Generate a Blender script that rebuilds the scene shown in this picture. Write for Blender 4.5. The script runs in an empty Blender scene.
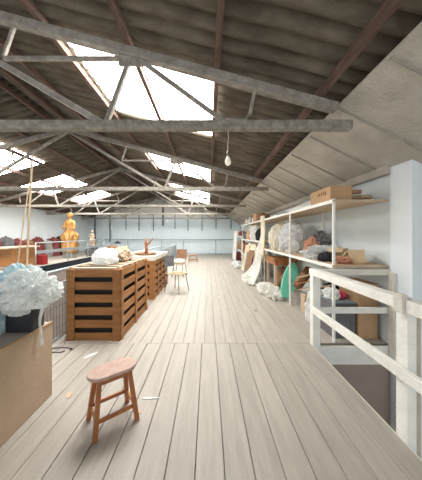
import bpy, math, random
from mathutils import Vector, Matrix, noise, Euler
C = bpy.context.scene.collection
R = random.Random(7)
F, VX, VY, H = 220.0, 208.0, 235.0, 1.5
def at(x, y, Y): return Vector(((x-VX)*Y/F, Y, H-(y-VY)*Y/F))

# ---------------------------------------------------------------- materials
def mat(name, col, rough=.8, var=.0, scale=6.0, bump=0.0, bscale=40.0, metal=0.0, stretch=(1,1,1), col2=None, island=0.0, spec=.3, emit=None, mixpos=(.35,.65)):
    m = bpy.data.materials.new(name); m.use_nodes = True
    nt = m.node_tree; N = nt.nodes; L = nt.links
    b = N['Principled BSDF']
    b.inputs['Roughness'].default_value = rough
    b.inputs['Metallic'].default_value = metal
    b.inputs['Specular IOR Level'].default_value = spec
    tc = N.new('ShaderNodeTexCoord'); mp = N.new('ShaderNodeMapping')
    mp.inputs['Scale'].default_value = stretch
    L.new(tc.outputs['Object'], mp.inputs['Vector'])
    nz = N.new('ShaderNodeTexNoise'); nz.inputs['Scale'].default_value = scale; nz.inputs['Detail'].default_value = 6
    nz.inputs['Roughness'].default_value = .65
    L.new(mp.outputs['Vector'], nz.inputs['Vector'])
    rp = N.new('ShaderNodeValToRGB')
    c2 = col2 if col2 else tuple(max(0, c*(1-var)) for c in col)
    rp.color_ramp.elements[0].position = mixpos[0]; rp.color_ramp.elements[1].position = mixpos[1]
    rp.color_ramp.elements[0].color = (*c2, 1); rp.color_ramp.elements[1].color = (*col, 1)
    L.new(nz.outputs['Fac'], rp.inputs['Fac'])
    out = rp.outputs['Color']
    if island:
        g = N.new('ShaderNodeNewGeometry'); hs = N.new('ShaderNodeHueSaturation')
        mr = N.new('ShaderNodeMapRange'); mr.inputs['To Min'].default_value = 1-island; mr.inputs['To Max'].default_value = 1+island*.6
        L.new(g.outputs['Random Per Island'], mr.inputs['Value']); L.new(mr.outputs['Result'], hs.inputs['Value'])
        L.new(out, hs.inputs['Color']); out = hs.outputs['Color']
    L.new(out, b.inputs['Base Color'])
    if bump:
        n2 = N.new('ShaderNodeTexNoise'); n2.inputs['Scale'].default_value = bscale; n2.inputs['Detail'].default_value = 5
        L.new(mp.outputs['Vector'], n2.inputs['Vector'])
        bp = N.new('ShaderNodeBump'); bp.inputs['Strength'].default_value = bump; bp.inputs['Distance'].default_value = .02
        L.new(n2.outputs['Fac'], bp.inputs['Height']); L.new(bp.outputs['Normal'], b.inputs['Normal'])
    if emit:
        b.inputs['Emission Color'].default_value = (*emit[0], 1); b.inputs['Emission Strength'].default_value = emit[1]
    return m
def plastic(name, col, clear=.3):
    m = bpy.data.materials.new(name); m.use_nodes = True
    nt = m.node_tree; N = nt.nodes; L = nt.links
    b = N['Principled BSDF']; o = N['Material Output']
    b.inputs['Base Color'].default_value = (*col, 1); b.inputs['Roughness'].default_value = .28
    tl = N.new('ShaderNodeBsdfTranslucent'); tl.inputs['Color'].default_value = (*col, 1)
    tr = N.new('ShaderNodeBsdfTransparent')
    m1 = N.new('ShaderNodeMixShader'); m1.inputs[0].default_value = .35
    vz = N.new('ShaderNodeTexNoise'); vz.inputs['Scale'].default_value = 16; vz.inputs['Detail'].default_value = 3; vz.inputs['Distortion'].default_value = 2.4
    tc0 = N.new('ShaderNodeTexCoord'); L.new(tc0.outputs['Object'], vz.inputs['Vector'])
    bp = N.new('ShaderNodeBump'); bp.inputs['Strength'].default_value = .6; bp.inputs['Distance'].default_value = .02
    L.new(vz.outputs['Fac'], bp.inputs['Height']); L.new(bp.outputs['Normal'], b.inputs['Normal'])
    m2 = N.new('ShaderNodeMixShader')
    nz = N.new('ShaderNodeTexNoise'); nz.inputs['Scale'].default_value = 9; nz.inputs['Detail'].default_value = 4
    tc = N.new('ShaderNodeTexCoord'); L.new(tc.outputs['Object'], nz.inputs['Vector'])
    mr = N.new('ShaderNodeMapRange'); mr.inputs['From Min'].default_value = .35; mr.inputs['From Max'].default_value = .65
    mr.inputs['To Min'].default_value = clear*.7 if clear > .2 else 0; mr.inputs['To Max'].default_value = clear*1.4 if clear > .2 else clear*2
    L.new(nz.outputs['Fac'], mr.inputs['Value']); L.new(mr.outputs['Result'], m2.inputs[0])
    L.new(b.outputs[0], m1.inputs[1]); L.new(tl.outputs[0], m1.inputs[2])
    L.new(m1.outputs[0], m2.inputs[1]); L.new(tr.outputs[0], m2.inputs[2]); L.new(m2.outputs[0], o.inputs['Surface'])
    return m
M = {}
M['floor'] = mat('floor_boards', (.415,.38,.325), .5, .0, 3.0, .25, 14, stretch=(6,.55,1), col2=(.335,.305,.258), island=.08, spec=.45)
M['roof'] = mat('fibre_cement_roof', (.19,.16,.12), .95, 0, 2.2, .3, 30, col2=(.095,.077,.056), stretch=(1,2.5,1))
M['dust'] = mat('dusty_concrete_beam', (.40,.375,.32), .95, 0, 14, .9, 60, col2=(.22,.20,.165))
M['steel'] = mat('grey_painted_strut', (.38,.35,.30), .7, 0, 10, .3, 40, col2=(.22,.20,.17))
M['purlin'] = mat('brown_purlin_timber', (.20,.125,.095), .8, 0, 5, .3, 30, col2=(.10,.065,.05), stretch=(4,.6,4))
M['slab'] = mat('rough_concrete', (.58,.545,.47), .95, 0, 2.5, 1.0, 34, col2=(.44,.41,.35))
M['slabjoint_shade'] = mat('rough_concrete_joint_shaded', (.42,.39,.335), .95, .3, 8, .5, 40)  # slab colour darkened, the shadow along the ridges put into the tone
M['white_wall'] = mat('white_plaster', (.72,.78,.79), .85, .06, 2, .1, 20)
M['blue_wall'] = mat('pale_blue_painted_metal', (.80,.90,.93), .6, .0, 1.2, .1, 20, col2=(.74,.85,.89))
M['gable'] = mat('grey_gable_board', (.88,.87,.82), .9, .08, 3, .2, 20)
M['pier'] = mat('pale_blue_plaster', (.84,.90,.94), .7, .05, 2, .1, 20)
M['white_wood'] = mat('white_painted_wood', (.86,.855,.80), .5, 0, 5, .3, 30, col2=(.76,.75,.69), stretch=(1,1,1))
M['fade_wood'] = mat('worn_white_wood', (.72,.70,.62), .7, 0, 8, .3, 30, col2=(.62,.59,.51))
M['tan_side'] = mat('bare_beige_wood', (.52,.44,.34), .7, .2, 9, .2, 30)
M['orange_wood'] = mat('orange_varnished_wood', (.42,.15,.045), .4, 0, 6, .2, 30, col2=(.28,.09,.028), stretch=(2,2,.7), spec=.5)
M['seat_wood'] = mat('worn_pinkish_seat', (.52,.38,.32), .4, 0, 12, .2, 30, col2=(.44,.29,.23))
M['crate'] = mat('brown_crate_wood', (.43,.20,.072), .5, 0, 5, .25, 30, col2=(.30,.13,.043), island=.15, stretch=(.7,.7,4))
M['crate_top'] = mat('pale_crate_slat', (.60,.47,.34), .7, 0, 6, .2, 30, col2=(.46,.34,.23), island=.1)
M['ply'] = mat('plywood', (.62,.48,.32), .7, 0, 3, .15, 20, col2=(.52,.38,.24), stretch=(1,.3,1))
M['card'] = mat('cardboard', (.50,.325,.185), .85, 0, 2, .1, 30, col2=(.43,.27,.15))
M['card_dull'] = mat('dull_cardboard', (.50,.375,.26), .85, 0, 2, .15, 30, col2=(.43,.315,.215))
M['card_top'] = mat('greyed_cardboard', (.46,.40,.36), .8, 0, 2, .1, 30, col2=(.38,.33,.30))
M['kraft'] = mat('pale_kraft', (.62,.47,.29), .85, .15, 5, .1, 30)
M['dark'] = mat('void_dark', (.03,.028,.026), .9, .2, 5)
M['black'] = mat('black_plastic', (.012,.014,.018), .4, .2, 5, spec=.5)
M['cloth_black'] = mat('black_cloth', (.02,.02,.024), .9, .2, 15)
M['grey_cloth'] = mat('grey_cloth', (.16,.155,.16), .9, .3, 8, .2)
M['mid_grey'] = mat('grey_metal', (.30,.33,.34), .5, .2, 8)
M['rail_steel'] = mat('galvanised_rail', (.38,.42,.43), .45, .15, 8, metal=.2)
M['mesh_dark'] = mat('dark_wire', (.17,.17,.17), .5, .2, 8, metal=.3)
M['gold'] = mat('golden_figure', (.52,.27,.075), .45, 0, 7, .4, 20, col2=(.38,.19,.05), metal=.15, spec=.6)
M['green'] = mat('sea_green_plastic', (.17,.62,.44), .4, .1, 4)
M['terra'] = mat('terracotta_cloth', (.52,.26,.16), .85, .3, 10)
M['brown'] = mat('brown_card', (.27,.14,.075), .85, .3, 8)
M['maroon'] = mat('maroon_fabric', (.20,.05,.045), .85, .35, 9)
M['red'] = mat('red_box', (.36,.03,.03), .6, .15, 9)
M['pink'] = mat('crimson_cloth', (.6,.07,.12), .8, .2, 9)
M['cream'] = mat('cream_cloth', (.80,.72,.55), .85, .12, 6, .1)
M['bamboo'] = mat('bamboo', (.60,.47,.31), .6, .2, 5)
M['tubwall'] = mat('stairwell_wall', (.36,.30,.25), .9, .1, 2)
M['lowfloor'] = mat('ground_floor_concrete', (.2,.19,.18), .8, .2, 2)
M['glass'] = mat('bulb_glass', (.9,.85,.72), .15, 0, 3, emit=((1,.85,.6), .25))
M['brass'] = mat('bulb_cap', (.3,.26,.2), .4, .1, 5, metal=.7)
M['stain'] = mat('dark_stud', (.17,.20,.22), .8, .2, 6)
M['ink'] = mat('black_ink', (.03,.03,.03), .9)
M['paper'] = mat('white_paper', (.82,.81,.78), .8, .05, 5)
M['stone'] = mat('grey_stone', (.30,.29,.27), .9, .25, 8)
M['beige'] = mat('beige_plaster', (.55,.42,.30), .8, .2, 8)
M['bag_clear'] = plastic('clear_plastic_bag', (.88,.90,.88), .14)
M['bag_blue'] = plastic('bluish_plastic_bag', (.58,.74,.78), .08)
M['bag_grey'] = plastic('grey_plastic_wrap', (.78,.79,.78), .08)
M['bag_cream'] = plastic('cream_plastic_wrap', (.84,.80,.66), .06)
M['sheet'] = plastic('clear_plastic_sheet', (.92,.91,.86), .30)
M['sky'] = bpy.data.materials.new('skylight_panel'); M['sky'].use_nodes = True
_b = M['sky'].node_tree.nodes['Principled BSDF']; _b.inputs['Base Color'].default_value = (.9,.9,.9,1)
_b.inputs['Emission Color'].default_value = (1,.985,.96,1); _b.inputs['Emission Strength'].default_value = 22.0

# ---------------------------------------------------------------- mesh builder
class MB:
    def __init__(s): s.v = []; s.f = []; s.sm = []
    def add(s, vs, fs, smooth=False):
        o = len(s.v); s.v += [tuple(v) for v in vs]; s.f += [tuple(i+o for i in f) for f in fs]; s.sm += [smooth]*len(fs); return s
    def box(s, x0, x1, y0, y1, z0, z1, mtx=None):
        vs = [Vector((x, y, z)) for z in (z0, z1) for y in (y0, y1) for x in (x0, x1)]
        if mtx: vs = [mtx @ v for v in vs]
        return s.add(vs, [(0,2,3,1),(4,5,7,6),(0,1,5,4),(2,6,7,3),(0,4,6,2),(1,3,7,5)])
    def bar(s, a, b, w, h, up=(0,0,1), taper=1.0):
        a = Vector(a); b = Vector(b); d = (b-a).normalized(); up = Vector(up)
        if abs(d.dot(up)) > .98: up = Vector((0,1,0))
        x = d.cross(up).normalized(); y = x.cross(d).normalized()
        vs = []
        for p, k in ((a, 1), (b, taper)):
            for i, j in ((-1,-1),(1,-1),(1,1),(-1,1)): vs.append(p + x*i*w/2*k + y*j*h/2*k)
        return s.add(vs, [(0,1,2,3),(7,6,5,4),(0,4,5,1),(1,5,6,2),(2,6,7,3),(3,7,4,0)])
    def tube(s, pts, r, n=8):
        pts = [Vector(p) for p in pts]; rr = r if isinstance(r, (list, tuple)) else [r]*len(pts)
        vs = []; fs = []; prev = None
        for i, p in enumerate(pts):
            d = (pts[min(i+1, len(pts)-1)] - pts[max(i-1, 0)]).normalized()
            if prev is None:
                x = d.cross(Vector((0,0,1)) if abs(d.z) < .9 else Vector((1,0,0))).normalized()
            else: x = (prev - d*prev.dot(d)).normalized()
            prev = x; y = d.cross(x)
            for k in range(n):
                a = 2*math.pi*k/n; vs.append(p + (x*math.cos(a)+y*math.sin(a))*rr[i])
        for i in range(len(pts)-1):
            for k in range(n): fs.append((i*n+k, i*n+(k+1)%n, (i+1)*n+(k+1)%n, (i+1)*n+k))
        fs.append(tuple(range(n-1,-1,-1))); fs.append(tuple((len(pts)-1)*n+k for k in range(n)))
        return s.add(vs, fs, True)
    def lathe(s, prof, c=(0,0,0), n=20, fn=None):
        c = Vector(c); vs = []; fs = []
        for j, (r, z) in enumerate(prof):
            for k in range(n):
                a = 2*math.pi*k/n; q = fn(a, z) if fn else 1.0
                vs.append(c+Vector((r*q*math.cos(a), r*q*math.sin(a), z)))
        for j in range(len(prof)-1):
            for k in range(n): fs.append((j*n+k, j*n+(k+1)%n, (j+1)*n+(k+1)%n, (j+1)*n+k))
        fs.append(tuple(range(n-1,-1,-1))); fs.append(tuple((len(prof)-1)*n+k for k in range(n)))
        return s.add(vs, fs, True)
    def prism(s, outline, h, mtx=None):
        n = len(outline); vs = [Vector((x, y, 0)) for x, y in outline] + [Vector((x, y, h)) for x, y in outline]
        if mtx: vs = [mtx @ v for v in vs]
        fs = [tuple(range(n-1,-1,-1)), tuple(range(n, 2*n))] + [(i, (i+1)%n, n+(i+1)%n, n+i) for i in range(n)]
        return s.add(vs, fs)
    def build(s, name, m, parent=None, bevel=0.0, loc=None):
        me = bpy.data.meshes.new(name)
        vs = s.v
        if loc is not None: vs = [tuple(Vector(v)-Vector(loc)) for v in vs]
        me.from_pydata(vs, [], s.f); me.update()
        me.polygons.foreach_set('use_smooth', s.sm)
        me.materials.append(M[m] if isinstance(m, str) else m)
        o = bpy.data.objects.new(name, me); C.objects.link(o)
        if loc is not None: o.location = loc
        if parent is not None:
            o.parent = parent; o.matrix_parent_inverse = Matrix.Identity(4)
            if loc is None: pass
        if bevel:
            b = o.modifiers.new('bevel', 'BEVEL'); b.width = bevel; b.segments = 2; b.limit_method = 'ANGLE'
        return o
def tag(o, label=None, cat=None, group=None, kind=None):
    if label: o['label'] = label
    if cat: o['category'] = cat
    if group: o['group'] = group
    if kind: o['kind'] = kind
    return o
def empty(name, loc, label, cat, group=None, rz=0):
    o = bpy.data.objects.new(name, None); C.objects.link(o); o.location = loc; o.rotation_euler = (0,0,rz)
    o.empty_display_size = .1
    return tag(o, label, cat, group)
def struct(o): o['kind'] = 'structure'; return o
def copy_tree(o, parent=None):
    c = o.copy(); C.objects.link(c); c.parent = parent
    for ch in list(o.children): copy_tree(ch, c)
    return c

def ico(sub):
    import bmesh
    bm = bmesh.new(); bmesh.ops.create_icosphere(bm, subdivisions=sub, radius=1)
    v = [x.co.copy() for x in bm.verts]; f = [tuple(q.index for q in p.verts) for p in bm.faces]; bm.free()
    return v, f
ICO = {k: ico(k) for k in (2, 3, 4, 5)}
def crumple(name, c, size, seed, m, amp=.25, freq=2.0, sub=4, label=None, cat=None, group=None, parent=None, boxy=.0, smooth=False, flat=True):
    """crumpled bag, cloth or heap resting at c (base centre)"""
    v, f = ICO[sub]; off = Vector((seed*3.1, seed*1.7, seed*.9)); vs = []
    st = Vector((.75,.75,1.9)) if str(m).startswith('bag') else Vector((1,1,1.2))
    E = Euler((.5+seed,.6,.3)).to_matrix()
    for p0 in v:
        p = E @ p0; p = Vector((p.x*st.x, p.y*st.y, p.z*st.z)); q = p0.copy()
        if boxy:
            mx = max(abs(q.x), abs(q.y), abs(q.z)); q = q.lerp(q/mx, boxy)
        pw = p+noise.noise_vector(p*freq*1.1+off)*.28; n1 = noise.noise(p*freq+off); n2 = 1-abs(noise.noise(pw*freq*2.0+off))*2.4; n3 = 1-abs(noise.noise(pw*freq*4.6+off))*2.4
        d = 1+amp*(n1+.5*n2-.2+.22*n3)
        q = q*d
        q.z = max(q.z, -.62) if flat else q.z
        q = Vector((q.x*size[0]/2, q.y*size[1]/2, (q.z+.62)/1.62*size[2]))
        vs.append(q)
    mb = MB(); mb.add(vs, f, smooth)
    o = mb.build(name, m, parent); o.location = c
    if label: tag(o, label, cat, group)
    return o
def sheet(name, fn, nu, nv, m, label=None, cat=None, thick=.004, parent=None):
    vs = [fn(i/nu, j/nv) for j in range(nv+1) for i in range(nu+1)]
    fs = [(j*(nu+1)+i, j*(nu+1)+i+1, (j+1)*(nu+1)+i+1, (j+1)*(nu+1)+i) for j in range(nv) for i in range(nu)]
    mb = MB(); mb.add(vs, fs, True); o = mb.build(name, m, parent)
    s = o.modifiers.new('thickness', 'SOLIDIFY'); s.thickness = thick
    if label: tag(o, label, cat)
    return o
def carton(name, x0, x1, y0, y1, z0, z1, m, label, group=None, rz=0, flaps=False, cat='box', tilt=0):
    cx, cy = (x0+x1)/2, (y0+y1)/2; w, d, h = x1-x0, y1-y0, z1-z0
    e = empty(name, (cx, cy, z0), label, cat, group, rz)
    if tilt: e.rotation_euler = (0, tilt, rz)
    body = MB().box(-w/2, w/2, -d/2, d/2, 0, h).build('box_body', m, e, .004)
    t = MB(); t.box(-w/2+.002, w/2-.002, -.012*3, .012*3, h, h+.0015)
    if d > 0: t.build('packing_tape', 'kraft', body)
    if flaps:
        fl = MB(); T = Matrix.Translation((-w/2, 0, h)) @ Matrix.Rotation(math.radians(-50), 4, 'Y')
        fl.box(-w*.45, 0, -d/2, d/2, 0, .005, T); fl.build('flap', m, e)
        fl = MB(); T = Matrix.Translation((w/2, 0, h)) @ Matrix.Rotation(math.radians(35), 4, 'Y')
        fl.box(0, w*.45, -d/2, d/2, 0, .005, T); fl.build('flap', m, e)
    return e

# ================================================================ THE SHELL
YF = 17.3          # far wall
XL, XR = -9.2, 2.5
XE = -2.15         # left edge of the deck
def zr(x): return 3.4145-.27*x if x > -3.65 else 5.386+.27*x

# floor boards
fl = MB()
def planks(x0, x1, y0, y1, w, g=.0025):
    x = x0
    while x < x1-.02:
        xe = min(x+w, x1)
        y = y0
        while y < y1:
            ye = y1 if (y1-y) < 5 else min(y1, y+R.uniform(3.0, 4.6))
            dz = R.uniform(-.0015, .0015)
            b = .0025
            a0, a1 = x+g, xe-g
            fl.add([(a0,y,-.035),(a1,y,-.035),(a1,ye-.003,-.035),(a0,ye-.003,-.035),(a0,y,-b+dz),(a1,y,-b+dz),(a1,ye-.003,-b+dz),(a0,ye-.003,-b+dz),
                    (a0+b,y,dz),(a1-b,y,dz),(a1-b,ye-.003,dz),(a0+b,ye-.003,dz)],
                   [(0,3,2,1),(0,1,5,4),(2,3,7,6),(1,2,6,5),(3,0,4,7),(4,5,9,8),(5,6,10,9),(6,7,11,10),(7,4,8,11),(8,9,10,11)])
            y = ye
        x = xe
planks(XE, 1.43, -3, 3.05, .188)
planks(XE, XR, 3.05, YF, .15, .0013)
struct(fl.build('floor', 'floor'))
sub = MB(); sub.box(XE, 1.42, -3, 3.04, -.16, -.036); sub.box(XE, XR, 3.04, YF, -.16, -.036)
struct(sub.build('floor_underlay', 'dark'))
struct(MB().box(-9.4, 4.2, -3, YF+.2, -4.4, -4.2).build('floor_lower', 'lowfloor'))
struct(MB().box(XL, -6.45, -3, YF, .15, .30).build('floor_left_gallery', 'floor'))
struct(MB().box(-6.45, -6.40, -3, YF, .04, .295).build('trim_1', 'black'))
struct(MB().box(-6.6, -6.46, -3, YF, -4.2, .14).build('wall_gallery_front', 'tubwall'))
# walls
struct(MB().box(XL-.15, XL, -3, YF+.15, -4.2, 2.98).build('wall_left', 'white_wall'))
w = MB(); w.box(XL, XR+.15, YF, YF+.15, -4.2, 2.98)
# vertical seams of the sheet cladding
for k in range(40): x = XL+.15+k*.3; w.box(x, x+.02, YF-.012, YF, .0, 2.95)
struct(w.build('wall_far', 'blue_wall'))
g = MB(); g.add([(XL,YF-.03,2.92),(XR,YF-.03,2.92),(XR,YF-.03,zr(XR)-.0),(1.6,YF-.03,zr(1.6)+.05),(-3.65,YF-.03,4.46),(XL,YF-.03,zr(XL)+.05),
        (XL,YF+.1,2.92),(XR,YF+.1,2.92),(XR,YF+.1,zr(XR)-.0),(1.6,YF+.1,zr(1.6)+.05),(-3.65,YF+.1,4.46),(XL,YF+.1,zr(XL)+.05)],
       [(0,1,2,3,4,5),(11,10,9,8,7,6),(0,6,7,1),(1,7,8,2),(2,8,9,3),(3,9,10,4),(4,10,11,5),(5,11,6,0)])
struct(g.build('wall_far_gable', 'gable'))
struct(MB().box(XR, XR+.15, 2.98, YF, -4.2, 2.6).build('wall_right', 'white_wall'))
struct(MB().box(XR-.03, 4.1, 2.66, 2.98, -4.2, 2.75).build('wall_right_pier', 'pier'))
struct(MB().box(4.1, 4.25, -3, 2.98, -4.2, 3.0).build('wall_right_stairwell', 'white_wall'))
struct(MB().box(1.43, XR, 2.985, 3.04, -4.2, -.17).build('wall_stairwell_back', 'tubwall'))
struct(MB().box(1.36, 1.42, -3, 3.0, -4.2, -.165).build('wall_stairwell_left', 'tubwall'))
struct(MB().box(1.43, XR-.03, 2.955, 2.985, -.24, .0).build('trim_2', 'white_wood'))
struct(MB().box(1.36, 1.428, -3, 2.95, -.16, -.002).build('trim_3', 'fade_wood'))
# concrete canopy slab on the right
sl = MB()
def zs(x): return 2.93-.50*(x-1.44)
A = [(1.44, zs(1.44)), (XR+1.7, zs(XR+1.7)), (XR+1.7, zs(XR+1.7)+.07), (1.44, zs(1.44)+.012)]
sl.add([(x, y, z) for y in (-3, YF) for x, z in A], [(0,1,2,3),(7,6,5,4),(0,4,5,1),(1,5,6,2),(2,6,7,3),(3,7,4,0)])
slab = struct(sl.build('ceiling_concrete_canopy', 'slab'))
jt = MB(); y = -2.45
while y < YF-.2:
    jt.bar((1.46, y, zs(1.46)-.004), (XR+1.6, y, zs(XR+1.6)-.004), .035, .018, (0,1,0)); y += .70
jt.build('joint_ridge', 'slabjoint_shade', slab)
struct(MB().box(XR-.10, XR, 2.98, YF, 2.33, 2.44).build('trim_4', 'slab'))
# corrugated roof, each side one mesh with openings for the skylights
SKR = [(-1.72, .05, 2.66, 4.25), (-1.72, .05, 6.35, 7.8), (-1.72, .05, 10.1, 11.35), (-1.72, .05, 12.1, 13.5)]
SKL = [(-7.9, -5.5, 5.2, 7.35), (-7.45, -5.6, 8.75, 10.35), (-7.3, -5.7, 11.7, 13.2)]
pitch = .178
def corr(x0, x1, holes):
    xs = sorted({x0, x1} | {h[0] for h in holes} | {h[1] for h in holes} | {x0+(x1-x0)*k/6 for k in range(7)} | ({.62, .6201} if x1 > .7 else set()))
    seg = 8; ny = int((YF+3.0)/pitch*seg); ys = [-3+k*pitch/seg for k in range(ny+2)]
    mb = MB(); vs = [(x, min(y, YF+.1), zr(x)+.05+.045*(1-2*abs(math.sin(math.pi*y/pitch))**.85)+(.0 if x < .62 else .022)) for y in ys for x in xs]
    fs = []; n = len(xs)
    for j in range(len(ys)-1):
        for i in range(n-1):
            xm = (xs[i]+xs[i+1])/2; ym = (ys[j]+ys[j+1])/2
            if any(h[0] < xm < h[1] and h[2] < ym < h[3] for h in holes): continue
            fs.append((j*n+i, j*n+i+1, (j+1)*n+i+1, (j+1)*n+i))
    mb.add(vs, fs, True); return mb
r1 = struct(corr(-3.65, 2.3, SKR).build('ceiling_roof_right', 'roof'))
r2 = struct(corr(-9.5, -3.65, SKL).build('ceiling_roof_left', 'roof'))
for o in (r1, r2):
    s = o.modifiers.new('thickness', 'SOLIDIFY'); s.thickness = .008; s.offset = 1
struct(MB().tube([(-3.65,-3,4.43),(-3.65,YF,4.43)], .09, 12).build('trim_5', 'roof'))
k = 1
for hs in (SKR, SKL):
    for (x0, x1, y0, y1) in hs:
        p = MB(); y = y0-.02; seg = 8; ys = []
        while y < y1+.02: ys.append(y); y += pitch/seg
        vs = [(x, yy, zr(x)+.038+.042*(1-2*abs(math.sin(math.pi*yy/pitch))**.85)) for yy in ys for x in (x0-.02, x1+.02)]
        p.add(vs, [(2*j, 2*j+1, 2*j+3, 2*j+2) for j in range(len(ys)-1)], True)
        e = struct(p.build('window_%d' % k, 'sky'))
        b = MB(); n = 1 if hs is SKR else 2
        for q in range(1, n+1):
            xx = x0+(x1-x0)*q/(n+1); b.bar((xx, y0, zr(xx)+.0), (xx, y1, zr(xx)+.0), .03 if n == 1 else .035, .03)
        if hs is SKL:
            for q in (1,): yy = (y0+y1)/2; b.bar((x0, yy, zr(x0)+.02), (x1, yy, zr(x1)+.02), .045, .03)
        b.build('glazing_bar', 'steel', e); k += 1

# purlins
PX = [1.22, .10, -.86, -1.83, -2.8, -3.45, -3.85, -4.7, -5.5, -6.4, -7.35, -8.3, -9.0]
PN = ['nearest the concrete canopy', 'along the right edge of the skylights', 'crossing the middle of the big skylight', 'along the left edge of the big skylight',
      'left of the big skylight', 'just right of the ridge', 'just left of the ridge', 'first below the ridge on the left slope', 'upper edge of the left skylights',
      'crossing the left skylights', 'lower edge of the left skylights', 'second above the white left wall', 'right above the white left wall']
for x, n in zip(PX, PN):
    o = MB().bar((x,-3,zr(x)-.05), (x,YF,zr(x)-.05), .055 , .085, (0,0,1)).build('purlin', 'purlin')
    tag(o, 'brown roof purlin %s' % n, 'roof beam', 'purlins under the corrugated roof')

# trusses
TZ = 1.2+H
def truss(Y, label):
    e = empty('roof_truss', (0, Y, 0), label, 'roof truss', 'roof trusses across the hall')
    m = -3.65
    MB().bar((-9.15, 0, TZ), (1.57, 0, TZ), .10, .10).build('tie_beam', 'dust', e, .015)
    MB().bar((m, 0, zr(m)-.14), (1.41, 0, zr(1.41)-.14), .09, .10).build('rafter', 'steel', e, .012)
    MB().bar((m, 0, zr(m)-.14), (-9.15, 0, zr(-9.15)-.14), .09, .10).build('rafter', 'steel', e, .012)
    def both(name, a, b, w, h=None):
        for s in (0, 1):
            q = [(p[0] if not s else 2*m-p[0], 0, p[1]) for p in (a, b)]
            MB().bar(q[0], q[1], w, h or w).build(name, 'steel', e, .006)
    both('diagonal_brace', (m, 4.2), (-1.15, TZ+.02), .06)
    both('strut', (-2.25, 3.46), (-2.12, zr(-2.12)-.16), .035)
    both('horizontal_strut', (-2.25, 3.44), (-.86, 3.44), .04)
    both('strut', (-.84, zr(-.84)-.16), (-1.12, TZ+.03), .05)
    both('diagonal_brace', (-.82, zr(-.82)-.16), (.20, TZ+.03), .045)
    both('strut', (.52, zr(.52)-.16), (.46, TZ+.12), .035)
    g = MB(); g.box(-.98, -.70, -.012, .012, 3.36, zr(-.84)-.1); g.build('gusset_plate', 'steel', e)
    g = MB(); g.tube([(.46,0,TZ+.13),(.40,0,TZ+.06),(.2,0,TZ+.07)], .014); g.build('conduit', 'steel', e)
    return e
TY = [2.42, 5.74, 9.1, 12.5, 15.9]
TL = ['nearest roof truss with thick dusty tie beam carrying the light bulb', 'second roof truss from the camera, thin grey tie and braces',
      'third roof truss, above the middle of the hall', 'fourth roof truss, above the golden figure', 'farthest roof truss, just before the pale blue wall']
for y, l in zip(TY, TL): truss(y, l)
# light bulb
e = empty('light_bulb', (.22, 2.42, 2.36), 'pale pear-shaped light bulb hanging on a cord from the nearest tie beam', 'light bulb')
MB().tube([(0,0,.29),(.006,0,.2),(-.004,0,.12),(0,0,.055)], .0045, 6).build('cord', 'fade_wood', e)
MB().lathe([(.012,.06),(.015,.05),(.015,.02),(.014,.0)], n=14).build('socket', 'brass', e)
MB().lathe([(.012,.008),(.017,-.01),(.029,-.038),(.034,-.06),(.029,-.082),(.016,-.095),(.003,-.099)], n=18).build('bulb', 'glass', e)

# far wall studs + pipe rail
for i, (x, y0, y1, wd) in enumerate([(95,208,246,.10),(110,214,242,.07),(126,214,230,.05),(139,212,231,.06),(153.5,214,231,.05),(163,204,226,.14),(175,213,229,.06),(188,214,231,.06),(202,214,231,.05),(216,214,229,.05),(231,215,229,.06)]):
    a = at(x, y0, YF-.06); b = at(x, y1, YF-.06)
    o = MB().box(a.x-wd/2, a.x+wd/2, YF-.09, YF-.035 if i not in () else YF, b.z, a.z).build('wall_bracket', 'stain')
    pos = ['at the left corner', 'first right of the corner', 'second right of the corner', 'third right of the corner', 'left of the wide dark one', 'the wide dark one below the gable peak',
           'right of the wide dark one', 'second right of the wide dark one', 'third right of the wide dark one', 'second from the shelves', 'nearest the shelves'][i]
    tag(o, 'dark strip on the far wall, %s' % pos, 'wall bracket', 'dark strips on the far wall')
e = empty('pipe_railing', (-3, YF-.3, 0), 'grey pipe railing running in front of the pale blue far wall', 'railing')
MB().tube([(-6,0,1.14),(5.2,0,1.14)], .028).build('top_rail', 'rail_steel', e)
MB().tube([(-6,0,.08),(5.2,0,.08)], .02).build('bottom_rail', 'rail_steel', e)
for x in (-6, -3.2, -.6, 1.1, 3.6, 5.2): MB().tube([(x,0,-.0),(x,0,1.14)], .024).build('post', 'rail_steel', e)

# ================================================================ WHITE STAIR RAILING
e = empty('stair_railing', (1.46, 3.0, 0), 'white painted wooden railing around the stair opening on the right', 'railing')
def P(x, y, z): return (x-1.46, y-3.0, z)
def rb(name, x0, x1, y0, y1, z0, z1, m='white_wood'):
    a = P(x0, y0, z0); b = P(x1, y1, z1)
    return MB().box(a[0], b[0], a[1], b[1], a[2], b[2]).build(name, m, e, .004)
rb('post', 1.41, 1.51, 2.955, 3.045, 0, .96)
rb('post', 2.42, 2.50, 2.87, 2.95, -.24, 1.0, 'fade_wood')
rb('post', 1.435, 1.50, 1.58, 1.68, -.24, .93)
rb('post_backing', 1.50, 1.535, 1.585, 1.68, -.24, .90, 'tan_side')
rb('post', 1.435, 1.50, -.3, -.2, -.24, .93)
rb('top_rail', 1.40, 1.50, 1.62, 3.05, .955, 1.04)
rb('top_rail', 1.415, 1.50, -1.5, 1.60, .94, 1.035)
rb('rail_splice', 1.395, 1.435, 1.58, 1.66, .93, 1.07, 'fade_wood')
rb('lower_rail', 1.392, 1.43, -1.5, 3.0, .455, .54)
rb('cross_rail', 1.50, 2.46, 2.965, 3.02, .955, 1.03, 'fade_wood')
rb('cross_rail', 1.51, 2.46, 2.965, 3.00, .44, .52)
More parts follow.
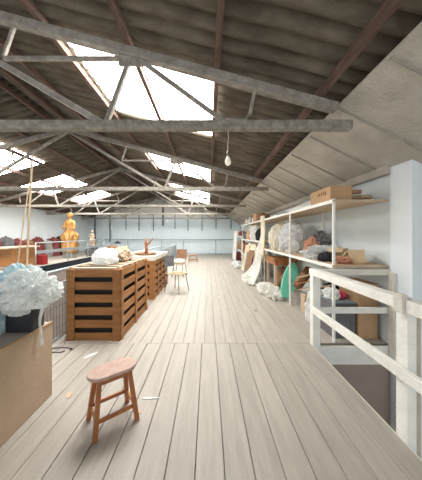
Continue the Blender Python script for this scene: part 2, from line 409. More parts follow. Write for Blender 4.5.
# ================================================================ WIRE MESH RAILING (left)
e = empty('mesh_railing', (XE+.04, 6, 0), 'grey steel railing with dark wire mesh behind the slatted crates', 'railing')
MB().tube([(0,-5.5,1.0),(0,8.6,1.0)], .022).build('top_rail', 'rail_steel', e)
MB().tube([(0,-5.5,.82),(0,8.6,.82)], .014).build('middle_rail', 'rail_steel', e)
MB().tube([(0,-5.5,.06),(0,8.6,.06)], .014).build('bottom_rail', 'rail_steel', e)
for y in (-5.5, -3.6, -2.7, -1.0, .8, 2.6, 4.4, 6.2, 8.6): MB().tube([(0,y,-.02),(0,y,1.0)], .02).build('post', 'rail_steel', e)
ms = MB()
y = -5.45
while y < 8.6: ms.bar((0,y,.06),(0,y,.82), .006, .006); y += .06
for z in (.2,.35,.5,.65): ms.bar((0,-5.5,z),(0,8.6,z), .006, .006)
ms.build('wire_mesh', 'mesh_dark', e)

# ================================================================ STOOL
def stool(loc, rz, L, W, hgt, fl_, fw, label, group=None):
    e = empty('wooden_stool', loc, label, 'stool', group, rz)
    out = []; n = 12; r = W/2
    for k in range(n+1): a = -math.pi/2+math.pi*k/n; out.append((L/2-r+r*math.cos(a), r*math.sin(a)))
    for k in range(n+1): a = math.pi/2+math.pi*k/n; out.append((-L/2+r+r*math.cos(a), r*math.sin(a)))
    MB().prism(out, .028, Matrix.Translation((0,0,hgt-.028))).build('seat', 'seat_wood', e, .006)
    tx, ty = L/2-.075, W/2-.04
    ap = MB()
    for s in (-1, 1): ap.bar((-tx, s*ty, hgt-.05), (tx, s*ty, hgt-.05), .018, .045); ap.bar((s*tx, -ty, hgt-.05), (s*tx, ty, hgt-.05), .018, .045)
    ap.build('apron', 'orange_wood', e)
    def leg(sx, sy, z): t = 1-z/(hgt-.03); return Vector((sx*(tx+(fl_/2-tx)*t), sy*(ty+(fw/2-ty)*t), z))
    for sx in (-1, 1):
        for sy in (-1, 1): MB().bar(leg(sx, sy, 0), leg(sx, sy, hgt-.03), .034, .034, (0,1,0), 1.0).build('leg', 'orange_wood', e, .004)
    for sy in (-1, 1): MB().bar(leg(-1, sy, .115), leg(1, sy, .115), .016, .03).build('stretcher', 'orange_wood', e, .003)
    for sx in (-1, 1): MB().bar(leg(sx, -1, .115), leg(sx, 1, .115), .016, .03).build('stretcher', 'orange_wood', e, .003)
    return e
stool((-.775, 1.79, 0), math.radians(38), .375, .20, .425, .31, .25, 'orange-brown wooden stool with a rounded worn seat, nearest the camera')
stool((-.83, 12.3, 0), math.radians(5), .50, .34, .44, .5, .36, 'small brown wooden stool standing alone near the far wall')

# ================================================================ CRATES
def crate(x0, x1, y0, y1, h, label, top='slats', ncol=3, zt=None):
    cx, cy = (x0+x1)/2, (y0+y1)/2; w, d = x1-x0, y1-y0
    e = empty('slatted_crate', (cx, cy, 0), label, 'crate', 'slatted wooden crates')
    t = .022; nb = 6; gap = .072; bh = (h-(nb-1)*gap)/nb
    def side(name, a, b, nrm):   # a->b along base
        a = Vector(a); b = Vector(b); nrm = Vector(nrm); mb = MB()
        for k in range(nb):
            z = k*(bh+gap)+bh/2
            mb.bar(a+Vector((0,0,z)), b+Vector((0,0,z)), t, bh)
        mb.build(name, 'crate', e)
    hw, hd = w/2, d/2
    side('front_slats', (-hw,-hd,0), (hw,-hd,0), (0,-1,0)); side('rear_slats', (-hw,hd,0), (hw,hd,0), (0,1,0))
    side('side_slats', (hw,-hd,0), (hw,hd,0), (1,0,0)); side('side_slats', (-hw,-hd,0), (-hw,hd,0), (-1,0,0))
    o = t/2+.011
    for sx in (-1, 1):
        for sy in (-1, 1):
            MB().box(sx*(hw-.04)-.05, sx*(hw-.04)+.05, sy*(hd+o)-.011, sy*(hd+o)+.011, 0, h).build('corner_board', 'crate', e, .003)
    for i in range(ncol+1):
        y = -hd+d*i/ncol; y = min(max(y, -hd+.03), hd-.03)
        for sx in (-1, 1): MB().box(sx*(hw+o)-.011, sx*(hw+o)+.011, y-.04, y+.04, 0, h).build('side_batten', 'crate', e, .003)
    MB().box(-hw+.02, hw-.02, -hd+.02, hd-.02, .02, .04).build('base_board', 'crate', e)
    inn = MB(); inn.box(-hw+.03, hw-.03, -hd+.03, hd-.03, .045, h-.12); inn.build('gap_shade_block', 'dark', e)  # near-black block added inside so the slat gaps read as deep shade
    if top == 'slats':
        mb = MB(); n = max(4, int(d/.2))
        for k in range(n):
            y = -hd+.045+(d-.09)*k/(n-1); mb.box(-hw, hw, y-.05, y+.05, h, h+.02)
        mb.build('top_slats', 'crate_top', e)
        mb = MB()
        for s in (-1, 1): MB().box(s*hw-.02-.02*s, s*hw+.02-.02*s, -hd, hd, h+.0201, h+.032).build('top_edge_strip', 'crate_top', e)
    else:
        MB().box(-hw-.03, hw+.03, -hd-.02, hd+.02, h, h+.10).build('top_board', 'fade_wood', e, .004)
    return e
crate(-1.985, -1.26, 3.14, 4.45, 1.01, 'large brown slatted wooden crate holding plastic-wrapped bundles, nearest the camera', 'slats', 2)
crate(-1.98, -1.27, 5.12, 6.75, .90, 'brown slatted crate with thick pale top board, behind the nearest crate', 'board', 4)
crumple('plastic_bag', (-1.66, 3.56, 1.04), (.36,.42,.25), 3, 'bag_clear', .22, 1.8, label='white plastic bag tied up on top of the nearest crate', cat='bag')
crumple('wrapped_bundle', (-1.56, 4.02, 1.04), (.28,.38,.24), 8, 'beige', .28, 2.2, label='tan crumpled bundle on the nearest crate behind the white bag', cat='bundle')
crumple('wrapped_bundle', (-1.80, 4.16, 1.04), (.28,.34,.24), 9, 'brown', .3, 2.2, label='dark brown crumpled bundle at the back of the nearest crate', cat='bundle')
# carving on crate 2
e = empty('wood_carving', (-1.56, 5.55, 1.0), 'small forked wooden carving on a round brown tray, on the second crate', 'carving')
MB().lathe([(.22,0),(.26,.03),(.26,.05),(.22,.05),(.2,.03)], n=24).build('tray', 'brown', e)
MB().tube([(0,0,.03),(.01,0,.16),(-.01,0,.28),(0,0,.42)], [.04,.035,.03,.018], 10).build('trunk', 'orange_wood', e)
MB().tube([(0,0,.24),(.08,0,.30),(.17,.0,.42)], [.025,.02,.010], 8).build('branch', 'orange_wood', e)
tag(MB().bar((-1.9,5.4,1.025),(-1.88,6.6,1.025), .10, .04).build('wooden_plank', 'crate_top'), 'pale wooden plank lying lengthwise on the second crate', 'plank')
e = empty('pole_lamp', (-2.45, 5.6, 0), 'dark thin pole with a small black lamp head behind the nearest crate', 'lamp')
MB().tube([(0,0,-4.2),(0,0,1.65)], .018).build('pole', 'stain', e)
am = MB().tube([(0,0,1.3),(.14,0,1.31)], .008).build('arm', 'stain', e)
MB().lathe([(.02,.07),(.05,.05),(.075,0),(.07,-.01)], (.16,0,1.29), 14).build('lamp_shade', 'black', am)

# ================================================================ CHAIRS
def chair(loc, rz, m_seat, m_back, label, seat_h=.5, bh=.9):
    e = empty('metal_leg_chair', loc, label, 'chair', None, rz)
    # faces +X, back at -X
    w = .21
    out = [(-w,-w),(w*.9,-w*1.02),(w*1.1,-w*.8),(w*1.1,w*.8),(w*.9,w*1.02),(-w,w)]
    MB().prism(out, .03, Matrix.Translation((0,0,seat_h-.03))).build('seat', m_seat, e, .008)
    bk = MB(); n = 6; vs = []
    for t in (0, .02):
        for j in range(2):
            for i in range(n+1):
                a = -1+2*i/n; z = (seat_h+.14, bh)[j]; vs.append((-w-.02-.03*(1-a*a)-t-(.05*j), a*w*.95, z))
    m1 = n+1; fs = []
    for i in range(n):
        fs += [(i, m1+i, m1+i+1, i+1), (2*m1+i, 2*m1+i+1, 3*m1+i+1, 3*m1+i), (i, i+1, 2*m1+i+1, 2*m1+i), (m1+i, 3*m1+i, 3*m1+i+1, m1+i+1)]
    fs += [(0, 2*m1, 3*m1, m1), (n, m1+n, 3*m1+n, 2*m1+n)]
    bk.add(vs, fs); bk.build('backrest', m_back, e, .005)
    for sx in (-1, 1):
        for sy in (-1, 1): MB().tube([(sx*w*.8, sy*w*.75, seat_h-.03), (sx*w*1.15, sy*w*1.05, 0)], .011).build('leg', 'stain', e)
    for sy in (-1, 1): MB().tube([(-w*.8, sy*w*.7, seat_h-.03), (-w*1.1, sy*w*.75, seat_h+.05), (-w*1.3, sy*w*.75, seat_h+.3)], .010).build('back_support', 'stain', e)
    return e
chair((-.83, 5.86, 0), math.radians(-30), 'ply', 'grey_cloth', 'chair with pale wooden seat, dark grey back and thin metal legs beside the crates', .50, .93)
crumple('folded_cloth', (-.81, 5.83, .501), (.30,.28,.045), 21, 'ply', .12, 2.5, label='tan folded cloth lying on the grey-backed chair', cat='cloth')
chair((-1.05, 8.1, 0), math.radians(-100), 'crate_top', 'brown', 'chair with brown wooden back, half hidden behind the grey-backed chair', .48, .95)
crumple('cushion', (-1.05, 8.02, .481), (.44,.42,.14), 22, 'cream', .1, 1.6, label='cream cushion on the chair with the brown back', cat='cushion')

# ================================================================ NEAR LEFT: CARDBOARD BOX, BIN, BAGS
e = empty('cardboard_box', (-1.765, 1.07, 0), 'large closed dull brown cardboard box at the lower left', 'box')
MB().box(-.30, .30, -1.2, 1.0, .0, .672).build('box_body', 'card_dull', e, .006)
t = MB(); t.box(-.30, -.01, -1.2, 1.0, .673, .680); t.box(.01, .30, -1.2, 1.0, .673, .682); t.build('top_flap', 'card_top', e)
t = MB(); t.box(.285, .305, -1.2, 1.005, .673, .690); t.build('folded_edge', 'card', e)
e = empty('black_bin', (-1.575, 1.90, .692), 'black plastic crate on the cardboard box, stuffed with plastic bags', 'bin')
e.rotation_euler.z = .08
b = MB(); w2, d2, hh = .10, .075, .26
b.box(-w2, w2, -d2, d2, 0, .01)
for s in (-1, 1): b.box(s*w2-.006, s*w2+.006, -d2, d2, 0, hh); b.box(-w2, w2, s*d2-.006, s*d2+.006, 0, hh)
bb = b.build('bin_body', 'black', e, .004)
b = MB()
for s in (-1, 1): b.box(s*(w2+.008)-.008, s*(w2+.008)+.008, -d2-.012, d2+.012, hh-.02, hh); b.box(-w2-.012, w2+.012, s*(d2+.008)-.008, s*(d2+.008)+.008, hh-.02, hh)
b.build('rim', 'black', bb, .003)
crumple('plastic_bag', (-1.50, 1.87, .905), (.40,.30,.29), 31, 'bag_clear', .32, 1.9, 5, 'clear crumpled plastic bag spilling over the right side of the black bin', 'bag')
crumple('plastic_bag', (-1.69, 1.98, .96), (.46,.32,.26), 35, 'bag_blue', .27, 1.4, 5, 'pale blue plastic bag puffed up over the left side of the black bin', 'bag')
crumple('plastic_bag', (-1.78, 1.76, .676), (.20,.26,.30), 41, 'bag_blue', .25, 1.6, 4, 'pale blue plastic bag lying at the left edge beside the black bin', 'bag')
crumple('plastic_bag', (-1.565, 1.80, .85), (.20,.12,.20), 38, 'bag_clear', .3, 1.6, 4, 'small fold of clear plastic hanging over the front rim of the black bin', 'bag')
e = sheet('plastic_strip', lambda u, v: Vector((-1.442+.022*(u-.5)*(1+.5*math.sin(v*8))+.008*math.sin(v*9), 1.90+.01*math.sin(u*6+v*7), .97-.42*v)), 6, 24, 'bag_clear', 'thin torn strip of plastic dangling from the bags over the cardboard box', 'plastic strip', .003)

# ================================================================ BAMBOO POLES
for (xa, ya, xb, yb, Yp, r, lb) in [(32, 160, 27, 262, 5.0, .02, 'thicker pale bamboo pole rising from the lower level at the left'), (29, 185, 17, 268, 4.9, .013, 'thinner slanting bamboo pole beside the thicker one')]:
    a = at(xa, ya, Yp); b = at(xb, yb, Yp); d = (b-a)/(a.z-b.z); bot = a+d*(a.z+4.2)
    n = 26; pts = [a.lerp(bot, k/n) for k in range(n+1)]; rad = [r*(1.0 if k % 3 else 1.15) for k in range(n+1)]
    tag(MB().tube(pts, rad, 10).build('bamboo_pole', 'bamboo'), lb, 'pole')

# ================================================================ LEFT GALLERY
e = empty('gallery_railing', (-6.5, 8.3, .3), 'pale grey metal railing along the left gallery, in front of the golden figure', 'railing')
MB().tube([(0,0,.9),(0,5.4,.9)], .022).build('top_rail', 'rail_steel', e)
MB().box(-.015, .015, 0, 5.4, .48, .60).build('middle_board', 'rail_steel', e)
for y in (0, 1.9, 3.6, 5.4): MB().tube([(0,y,0),(0,y,.9)], .022).build('post', 'rail_steel', e)
e = empty('wooden_chest', (-7.02, 8.1, .3), 'tan wooden chest with overhanging pale top on the left gallery', 'chest')
MB().box(-.25, .25, -.55, .55, .1, .72).build('chest_body', 'crate', e, .01)
MB().box(-.32, .32, -.75, .68, .72, .78).build('lid', 'crate_top', e, .01)
for sy in (-1, 1):
    for sx in (-1, 1): MB().box(sx*.22-.03, sx*.22+.03, sy*.5-.03, sy*.5+.03, 0, .1).build('foot', 'crate', e)
o = MB().box(-6.95, -6.62, 8.85, 9.1, .3, .68).build('red_box', 'red', None, .01); tag(o, 'small red box on the left gallery beside the tan chest', 'box')
crumple('wrapped_sack', (-6.85, 6.75, .3), (.5,.6,.8), 51, 'bag_cream', .18, 1.8, 4, 'cream plastic-wrapped sack at the left edge of the gallery', 'sack')
cl = [('maroon',9.0,1.0),('grey_cloth',9.6,1.1),('maroon',10.2,1.0),('brown',10.8,.95),('maroon',11.4,1.05),('stone',12.0,.9),('maroon',12.6,1.05),('cloth_black',13.2,1.1),('maroon',13.8,.95),('stone',14.5,.8)]
nm = ['maroon, at the left edge of the photo','dark grey, behind the tan chest','maroon, behind the right end of the chest','brown, behind the red box','maroon, right of the red box','pale grey, behind the rail','maroon, behind the rail, right of the pale grey one','black, just left of the golden figure','maroon, beside the golden figure','pale grey, right of the golden figure']
for i, (m_, y, h) in enumerate(cl):
    tag(crumple('stored_bundle', (-8.85, y, .3), (.52, .56, h), 60+i, m_, .14, 2.8, 4, boxy=.5), 'bundle against the left gallery wall, %s' % nm[i], 'bundle', 'bundles along the left gallery wall')
# golden figure
def figure(name, loc, hgt, m, label, wide=1.0, base=None):
    e = empty(name, loc, label, 'statue'); z0 = 0
    if base:
        MB().box(-.24, .24, -.24, .24, 0, base).build('pedestal', 'stone', e, .02); z0 = base
    s = (hgt-z0)/1.75
    prof = [(.30,0),(.34,.05),(.33,.25),(.31,.45),(.35,.62),(.33,.80),(.24,.95),(.19,1.05),(.20,1.18),(.25,1.30),(.245,1.38),(.17,1.44),(.075,1.48),(.065,1.53),(.09,1.57),(.115,1.63),(.11,1.69),(.07,1.74),(.02,1.75)]
    P2 = []
    for k in range(len(prof)-1):
        for t in range(3):
            a = t/3; P2.append((prof[k][0]*(1-a)+prof[k+1][0]*a, prof[k][1]*(1-a)+prof[k+1][1]*a))
    P2.append(prof[-1])
    def fold(a, z):
        zz = z/s
        am = .13 if zz < 1.0 else (.06 if zz < 1.42 else 0)
        fl2 = (1-.25*abs(math.sin(a))) if zz > .9 else 1
        return (1+am*math.sin(a*9+zz*5)+am*.7*math.sin(a*5-zz*9))*fl2*wide
    b = MB(); b.lathe([(r*s, z*s) for r, z in P2], (0,0,z0), 40, fold)
    # arms, folded to the front
    for sd in (-1, 1):
        b.tube([(sd*.19*s*wide,0,z0+1.37*s),(sd*.25*s*wide,-.03*s,z0+1.22*s),(sd*.27*s*wide,-.07*s,z0+1.06*s),(sd*.18*s*wide,-.20*s,z0+1.06*s),(sd*.06*s,-.24*s,z0+1.14*s)], [.058*s,.052*s,.046*s,.038*s,.028*s], 12)
    fb = b.build('figure_body', m, e)
    h = MB(); h.lathe([(.118*s,1.62*s),(.13*s,1.66*s),(.12*s,1.73*s),(.06*s,1.79*s),(.01,1.80*s)], (0,.015*s,z0), 20); h.build('hair', m, fb)
    MB().add([(-.015*s,-.108*s,z0+1.60*s),(.015*s,-.108*s,z0+1.60*s),(0,-.145*s,z0+1.605*s),(0,-.11*s,z0+1.655*s)], [(0,1,2),(1,3,2),(3,0,2),(0,3,1)]).build('nose', m, fb)
    return e
figure('golden_statue', (-7.25, 11.55, .3), 2.33, 'gold', 'life-size golden draped statue of a standing figure on the left gallery', .9, .30)
figure('small_statue', (-6.95, 13.2, .3), 1.45, 'beige', 'smaller beige statue wrapped in grey at its base, right of the golden figure', .85, .45)
crumple('grey_wrap', (-6.85, 12.75, .3), (.4,.4,.6), 77, 'grey_cloth', .2, 2, 4, 'dark grey bundled cloth beside the smaller beige statue', 'cloth')

# ================================================================ SHELVING (right)
def shelving(y0, y1, ys, zs_, label, xf=1.76, xb=2.46):
    e = empty('shelving_unit', ((xf+xb)/2, (y0+y1)/2, 0), label, 'shelves', 'shelving along the right wall')
    cx, cy = (xf+xb)/2, (y0+y1)/2
    for y in ys:
        for x in (xf, xb):
            if x == xb and y == ys[0]: continue
            MB().box(x-.016-cx, x+.016-cx, y-.016-cy, y+.016-cy, 0, max(zs_)+.02).build('upright', 'white_wood', e, .003)
    for z in zs_:
        MB().box(xf-.0-cx, xb+.02-cx, y0-cy-.02, y1-cy, z-.02, z).build('shelf_board', 'ply', e)
        MB().box(xf-.035-cx, xf-.021-cx, y0-cy-.03, y1-cy, z-.045, z+.004).build('shelf_edge', 'white_wood', e)
        mb = MB(); mb.box(xf-.035-cx, xb+.03-cx, y0-cy-.045, y0-cy-.021, z-.028, z+.002); mb.build('end_edge', 'crate_top', e)
    return e
shelving(3.08, 6.9, (3.08, 4.72, 6.88), (1.08, 1.99), 'nearest shelving unit with white uprights and two plywood shelves behind the railing')
shelving(7.2, 11.2, (7.22, 9.2, 11.18), (.62, 1.30, 1.99), 'middle shelving unit crammed with bags and boxes, beyond the hanging cream cloth')
shelving(11.5, 14.6, (11.52, 14.58), (.7, 1.45), 'lowest and farthest shelving unit, beside the pale blue far wall')
# ---- top shelf
e = carton('cardboard_box', 1.75, 2.06, 3.14, 3.75, 1.995, 2.205, 'card', 'orange-brown cardboard box with black writing on the end of the top shelf')
t = MB()  # handwriting on the long side: F 7 T I
x = -.158
def stroke(y0, z0, y1, z1): t.bar((x, y0, z0), (x, y1, z1), .004, .009, (1,0,0))
yy = .02
for segs in ([(0,0,0,1),(0,1,-.6,1),(0,.55,-.45,.55)], [(0,1,-.6,1),(-.6,1,-.2,0)], [(0,1,-.7,1),(-.35,1,-.35,0)], [(0,0,0,1)]):
    for a in segs: stroke(yy+a[0]*.06, .10+a[1]*.05, yy+a[2]*.06, .10+a[3]*.05)
    yy -= .065
t.build('handwriting', 'ink', e)
for i, (x, y, z, a, l, m_, nm_) in enumerate([(2.13,3.45,.0,.3,.34,'orange_wood','lowest, nearest the cardboard box'),(2.30,3.35,.0,-.2,.30,'crate','lying flat nearest the wall'),(2.18,3.50,.04,.9,.30,'brown','crossing over the lowest one'),
        (2.28,3.50,.045,-.5,.32,'ply','pale, crossing towards the wall'),(2.20,3.38,.085,.15,.30,'terra','topmost, dark reddish'),(2.36,3.28,.03,.5,.20,'crate_top','short, pale, at the end')]):
    d = Vector((math.cos(a), math.sin(a), 0))*l/2; p = Vector((x, y, 2.02+z*1.7))
    if x > 2.3: d *= .6
    tag(MB().bar(p-d, p+d, .07, .055).build('wood_offcut', m_, None, .003), 'wood offcut right of the box on the top shelf, %s' % nm_, 'wood offcut', 'wood offcuts on the top shelf')
o = MB().box(-.32, .32, -.42, .42, 0, .012).build('display_board', 'paper'); o.location = (2.02, 4.30, 2.14); o.rotation_euler = (math.radians(0), math.radians(-24), .12)
tag(o, 'thin tilted white panel on the top shelf behind the cardboard box', 'panel')
o = MB().box(-.3, .3, -.35, .35, 0, .03).build('grey_board', 'grey_cloth'); o.location = (2.06, 5.35, 2.0); tag(o, 'flat dark grey board on the top shelf beyond the white panel', 'board')
o = MB().box(-.2, .2, -.3, .3, 0, .05).build('folded_sheet', 'paper', None, .01); o.location = (2.05, 6.15, 1.995); tag(o, 'folded white sheet on the top shelf near the cream cloth', 'sheet')
carton('cardboard_box', 1.80, 2.10, 7.45, 7.85, 1.995, 2.22, 'brown', 'dark brown box on the top shelf just beyond the cream cloth')
carton('cardboard_box', 1.78, 2.12, 8.15, 8.7, 1.995, 2.32, 'card', 'tall tan box on the top shelf, second beyond the cream cloth')
for i, (y, h, m_) in enumerate([(9.1,.28,'paper'),(9.5,.22,'mid_grey'),(9.9,.34,'paper'),(10.4,.26,'cream'),(10.9,.32,'paper')]):
    o = MB().lathe([(.07,0),(.075,.02),(.075,h*.62),(.03,h*.8),(.028,h),(.01,h)], n=16).build('bottle', m_); o.location = (1.9, y, 1.99)
    tag(o, '%s bottle, %s of the row on the top of the middle shelves' % ({'paper':'white','mid_grey':'grey','cream':'cream'}[m_], ['nearest','second','third','fourth','farthest'][i]), 'bottle', 'bottles on top of the middle shelves')
# ---- middle shelf z=1.08
Z1 = 1.082
crumple('wrapped_bundle', (2.02, 6.2, Z1), (.56,.78,.76), 101, 'bag_cream', .16, 1.6, 5, 'big cream plastic-wrapped bundle on the middle shelf beside the cream cloth', 'bundle')
crumple('wrapped_bundle', (2.04, 5.38, Z1), (.56,.76,.72), 104, 'bag_grey', .2, 1.8, 5, 'big grey-white plastic-wrapped bundle on the middle shelf', 'bundle')
crumple('dark_blanket', (2.26, 4.55, Z1), (.42,.55,.46), 106, 'grey_cloth', .25, 2.2, 4, 'dark grey heaped blanket against the wall on the middle shelf', 'blanket')
crumple('terracotta_cloth', (2.03, 4.30, Z1+.0), (.28,.30,.33), 108, 'terra', .35, 2.4, 4, 'terracotta crumpled cloth on the middle shelf', 'cloth')
crumple('plastic_bag', (2.08, 3.93, Z1), (.60,.55,.22), 111, 'bag_grey', .4, 2.4, 5, 'long crumpled grey-white plastic lying on the middle shelf', 'bag')
crumple('black_bag', (1.90, 3.52, Z1), (.24,.26,.14), 113, 'cloth_black', .25, 2.2, 4, 'small black bag at the edge of the middle shelf', 'bag')
carton('cardboard_box', 2.05, 2.22, 3.50, 3.72, Z1+.0, Z1+.20, 'kraft', 'pale open carton on the middle shelf behind the tilted one', rz=.7, flaps=True)
carton('cardboard_box', 2.12, 2.33, 3.18, 3.40, Z1+.0, Z1+.19, 'kraft', 'pale kraft carton tilted at the near end of the middle shelf', rz=-.5, tilt=-.12, flaps=True)
crumple('brown_paper', (2.0, 3.26, Z1), (.22,.22,.10), 117, 'terra', .4, 3, 4, 'crumpled brown paper in front of the pale cartons', 'paper')
crumple('plastic_bag', (1.90, 3.40, .527), (.20,.26,.16), 122, 'bag_clear', .3, 2.2, 4, 'small clear plastic bag on the dark grey bin, left of the crimson cloth', 'bag')
# ---- under the shelf, on the floor
carton('cardboard_box', 2.16, 2.44, 3.16, 3.62, .002, .80, 'card', 'tall brown cardboard box on the floor against the wall behind the railing')
e = empty('grey_bin', (1.97, 3.38, 0), 'dark grey storage bin on the floor beside the tall cardboard box', 'bin')
MB().box(-.155, .165, -.2, .2, .0, .50).build('bin_body', 'grey_cloth', e, .012)
MB().box(-.165, .175, -.21, .21, .50, .525).build('lid', 'stain', e, .006)
crumple('crimson_cloth', (2.06, 3.42, .527), (.14,.16,.11), 121, 'pink', .3, 2.4, 4, 'crimson crumpled cloth on the dark grey bin', 'cloth')
crumple('plastic_bag', (1.92, 3.83, 0), (.40,.40,.52), 123, 'bag_clear', .3, 2.2, 4, 'clear plastic bag on the floor behind the railing post', 'bag')
o = crumple('black_sack', (2.28, 4.05, 0), (.34,.5,.62), 124, 'cloth_black', .2, 2.2, 4, 'black sack on the floor under the shelf against the wall', 'sack')
o = MB().box(-.09, .09, -.09, .09, 0, .36).build('wood_block', 'crate_top', None, .005); o.location = (1.93, 4.28, 0); tag(o, 'upright wooden block with pale end on the floor under the shelf', 'wood block')
o = MB().box(-.07, .07, -.08, .08, 0, .30).build('wood_block', 'crate', None, .005); o.location = (2.10, 4.42, 0); tag(o, 'shorter brown wooden block behind the pale one', 'wood block')
for i, (a, b, m_, l) in enumerate([((1.80,4.35,.42),(2.25,3.75,.66),'crate_top','lowest'),((1.80,4.50,.50),(2.30,3.95,.76),'crate','middle'),((1.86,4.62,.60),(2.36,4.2,.84),'ply','topmost')]):
    tag(MB().bar(a, b, .05, .025).build('wooden_batten', m_, None, .002), '%s of the slanting pale battens sticking out under the shelf' % l, 'batten', 'slanting battens under the shelf')
e = empty('cardboard_tube', (2.08, 4.78, .0), 'rolled brown cardboard leaning under the shelf right of the green board', 'roll')
MB().tube([(-.18,-.08,.40),(.16,.08,.74)], .10, 20).build('tube_body', 'brown', e)
e = empty('side_table', (2.02, 6.2, 0), 'small brown wooden table under the shelf beside the plastic sheet', 'table')
MB().box(-.28, .36, -.4, .4, .82, .87).build('tabletop', 'crate', e, .005)
MB().box(-.25, .33, -.37, .37, .70, .82).build('apron', 'orange_wood', e)
for sx in (-.23, .31):
    for sy in (-.35, .35): MB().box(sx-.03, sx+.03, sy-.03, sy+.03, 0, .70).build('leg', 'crate_top', e)
o = crumple('dark_sack', (2.1, 6.15, 0), (.4,.6,.6), 126, 'brown', .2, 2.2, 4, 'dark brown sack under the small wooden table', 'sack')
# green leaf-shaped board
e = empty('green_board', (1.875, 5.12, .0), 'sea-green oval plastic board leaning under the shelf', 'board')
out = []
for k in range(32):
    a = 2*math.pi*k/32; rr = .17+.02*math.cos(a); out.append((rr*math.cos(a)*1.02, .43*math.sin(a)))
Tm = Matrix.Translation((.0,0,.45)) @ Matrix.Rotation(math.radians(-12), 4, 'X') @ Matrix.Rotation(math.radians(20), 4, 'Y') @ Matrix.Rotation(math.radians(90), 4, 'X')
g = MB(); g.prism(out, .05, Tm); gb = g.build('board_body', 'green', e, .018)
h = MB(); h.tube([tuple(Tm @ Vector((.02,-.06,.055))), tuple(Tm @ Vector((.05,0,.075))), tuple(Tm @ Vector((.02,.06,.055)))], .008); h.build('handle', 'stain', gb)
# ---- draped cream cloth and plastic
sheet('cream_cloth', lambda u, v: Vector((1.70+.10*v*0+.035*math.sin(u*18)+.02*math.sin(v*5), 6.72+.30*u+.02*math.sin(v*7), 2.10-1.25*v)), 24, 24, 'cream',
      'cream cloth hanging down from the top shelf', 'cloth', .01)
def drape(u, v):
    sp = v*v
    return Vector((1.70-.42*sp+.05*math.sin(u*21+v*2)*(.4+v)+.02*math.sin(v*11), 6.9+.15*u+.9*(u-.35)*sp*1.6, 1.75*(1-v)**1.1+.03+.02*math.sin(u*17)))
sheet('plastic_sheet', drape, 40, 30, 'sheet', 'clear plastic sheet draped from the shelf to the floor beside the cream cloth', 'plastic sheet')
crumple('plastic_heap', (1.60, 5.75, 0), (.50,1.35,.17), 131, 'sheet', .4, 3, 5, 'crumpled clear plastic heap on the floor in front of the green board', 'plastic sheet')
crumple('plastic_heap', (1.42, 7.2, 0), (.5,1.2,.20), 133, 'sheet', .4, 3, 5, 'crumpled clear plastic heap on the floor at the foot of the drape', 'plastic sheet')
sheet('plastic_sheet', lambda u, v: Vector((1.62-.12*v+.05*math.sin(u*19+v), 12.4+.9*u+.3*(u-.5)*v, 1.72*(1-v)+.02)), 30, 16, 'sheet',
      'white plastic sheet hanging off the farthest shelves', 'plastic sheet')
crumple('plastic_heap', (1.42, 10.6, 0), (.45,1.6,.22), 135, 'bag_clear', .4, 3, 4, 'pale plastic heap on the floor by the middle shelves', 'plastic sheet')
# ---- middle unit content
carton('cardboard_box', 1.76, 2.2, 9.45, 10.0, 1.302, 1.70, 'card', 'orange-tan box on the upper shelf of the middle unit')
crumple('plastic_bag', (1.9, 8.75, 1.302), (.45,.7,.56), 141, 'bag_clear', .25, 2, 4, 'white plastic bag on the upper shelf of the middle unit', 'bag')
crumple('black_bag', (1.88, 8.0, 1.302), (.3,.35,.42), 143, 'cloth_black', .2, 2, 4, 'black bag on the upper shelf just past the cream cloth', 'bag')
crumple('fabric_heap', (1.92, 10.6, 1.302), (.4,.7,.38), 144, 'grey_cloth', .25, 2, 4, 'grey fabric heap at the far end of the middle unit', 'fabric')
crumple('plastic_bag', (1.9, 7.75, .622), (.45,.8,.55), 145, 'bag_cream', .25, 2, 4, 'cream plastic bag on the lower shelf just past the cream cloth', 'bag')
crumple('fabric_heap', (1.9, 9.0, .622), (.4,1.0,.5), 146, 'cream', .25, 2, 4, 'cream fabric heap on the lower shelf of the middle unit', 'fabric')
crumple('maroon_bag', (1.88, 10.5, .622), (.4,.8,.5), 147, 'maroon', .2, 2, 4, 'maroon bag on the lower shelf of the middle unit', 'bag')
crumple('brown_sack', (1.95, 9.9, 0), (.4,1.0,.5), 148, 'brown', .2, 2, 4, 'brown sack on the floor beneath the middle unit', 'sack')
crumple('white_cloth', (1.85, 9.75, .622), (.35,.5,.5), 161, 'paper', .25, 2, 4, 'white cloth heap on the lower shelf below the orange-tan box', 'cloth')
crumple('plastic_bag', (1.80, 8.3, 0), (.4,.8,.42), 162, 'bag_clear', .25, 2, 4, 'clear bag on the floor behind the leaning panels', 'bag')
carton('cardboard_box', 1.80, 2.1, 11.55, 11.95, .702, .98, 'kraft', 'pale box at the near end of the farthest shelves')
carton('cardboard_box', 1.80, 2.15, 10.15, 10.5, 1.302, 1.55, 'kraft', 'small pale box beyond the orange-tan one on the middle unit')
crumple('red_bag', (1.84, 9.25, 1.302), (.24,.26,.26), 163, 'pink', .25, 2, 3, 'small crimson bag between the white bag and the orange-tan box', 'bag')
for i, (y, m_, hh, l) in enumerate([(8.25,'brown',.95,'dark brown panel leaning on the middle shelves, nearest of three'),(8.6,'stain',.85,'near-black panel leaning between the brown and the pale one'),(9.15,'ply',1.1,'pale board leaning on the middle shelves, farthest of three')]):
    o = MB().box(-.012, .012, -.2, .2, 0, hh).build('leaning_panel', m_); o.location = (1.47, y, 0); o.rotation_euler = (0, math.radians(11), .25)
    tag(o, l, 'panel')
crumple('maroon_bag', (1.88, 12.1, 1.452), (.4,.6,.28), 151, 'maroon', .2, 2, 3, 'dark maroon bag on top of the farthest shelves', 'bag')
crumple('fabric_heap', (1.88, 12.3, .702), (.4,.9,.55), 152, 'brown', .25, 2, 3, 'brown heap on the lower board of the farthest shelves', 'fabric')
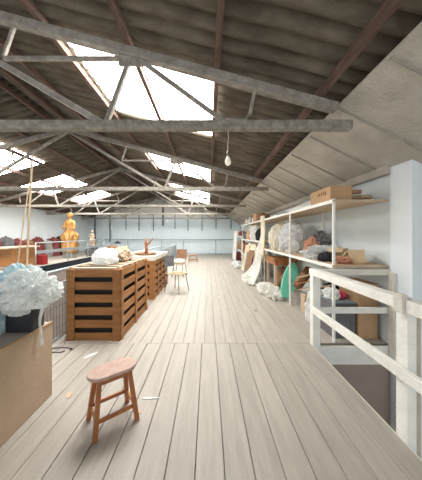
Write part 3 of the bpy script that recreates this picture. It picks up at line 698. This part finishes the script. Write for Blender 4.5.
crumple('plastic_bag', (1.88, 13.8, 1.452), (.4,.9,.3), 153, 'bag_clear', .25, 2, 3, 'white bag on top of the farthest shelves', 'bag')
crumple('maroon_bag', (1.86, 13.2, 0), (.4,1.2,.5), 154, 'maroon', .2, 2, 3, 'maroon bag on the floor under the farthest shelves', 'bag')

# ================================================================ SMALL THINGS ON THE FLOOR
def scrap(c, s, rz, m, label, name='paper_scrap'):
    pts = []; n = 7
    for k in range(n): a = 2*math.pi*k/n; q = R.uniform(.6, 1.2); pts.append((s[0]*q*math.cos(a), s[1]*q*math.sin(a)))
    o = MB().prism(pts, .003).build(name, m); o.location = (c[0], c[1], .002); o.rotation_euler.z = rz
    tag(o, label, 'scrap', 'scraps on the floorboards')
scrap((-.53,2.02), (.09,.012), .05, 'paper', 'long white paper scrap on the floor right of the near stool')
scrap((-.575,1.86), (.018,.015), .3, 'kraft', 'tiny tan scrap touching the right foot of the near stool')
scrap((-1.30,2.05), (.03,.05), .6, 'kraft', 'tan scrap on the floor by the corner of the big cardboard box')
scrap((-1.45,2.75), (.10,.03), 1.0, 'paper', 'thin white scrap on the floor in front of the nearest crate')
scrap((.95,4.35), (.035,.03), .2, 'brown', 'small dark scrap on the floor in front of the stair railing')
scrap((.25,5.3), (.03,.03), .2, 'paper', 'small white scrap in the middle of the floor')
pts = [Vector((-1.93+.13*math.cos(a)*(1+.3*math.sin(3*a)), 2.86+.06*math.sin(a), .007)) for a in [k*2*math.pi/30 for k in range(29)]]
tag(MB().tube(pts, .005, 6).build('wire_loop', 'black'), 'thin black wire loop on the floor in front of the nearest crate', 'wire')

# ================================================================ LIGHT + CAMERA
w = bpy.data.worlds.new('World'); bpy.context.scene.world = w; w.use_nodes = True
nt = w.node_tree; bg = nt.nodes['Background']; bg.inputs['Color'].default_value = (.95,.975,1,1); bg.inputs['Strength'].default_value = 1.6
def area(loc, rot, sx, sy, power, col):
    l = bpy.data.lights.new('daylight', 'AREA'); l.shape = 'RECTANGLE'; l.size = sx; l.size_y = sy; l.energy = power; l.color = col
    o = bpy.data.objects.new('daylight', l); C.objects.link(o); o.location = loc; o.rotation_euler = rot; return o
cam = bpy.data.cameras.new('Camera'); cam.sensor_fit = 'HORIZONTAL'; cam.sensor_width = 36; cam.lens = F/422*36
cam.shift_x = (211-VX)/422; cam.shift_y = -(240-VY)/422; cam.clip_start = .02
co = bpy.data.objects.new('Camera', cam); C.objects.link(co); co.location = (0,0,H); co.rotation_euler = (math.pi/2,0,0)
sc = bpy.context.scene; sc.camera = co
sc.view_settings.view_transform = 'Standard'; sc.view_settings.look = 'None'; sc.view_settings.gamma = 1; sc.view_settings.exposure = .06
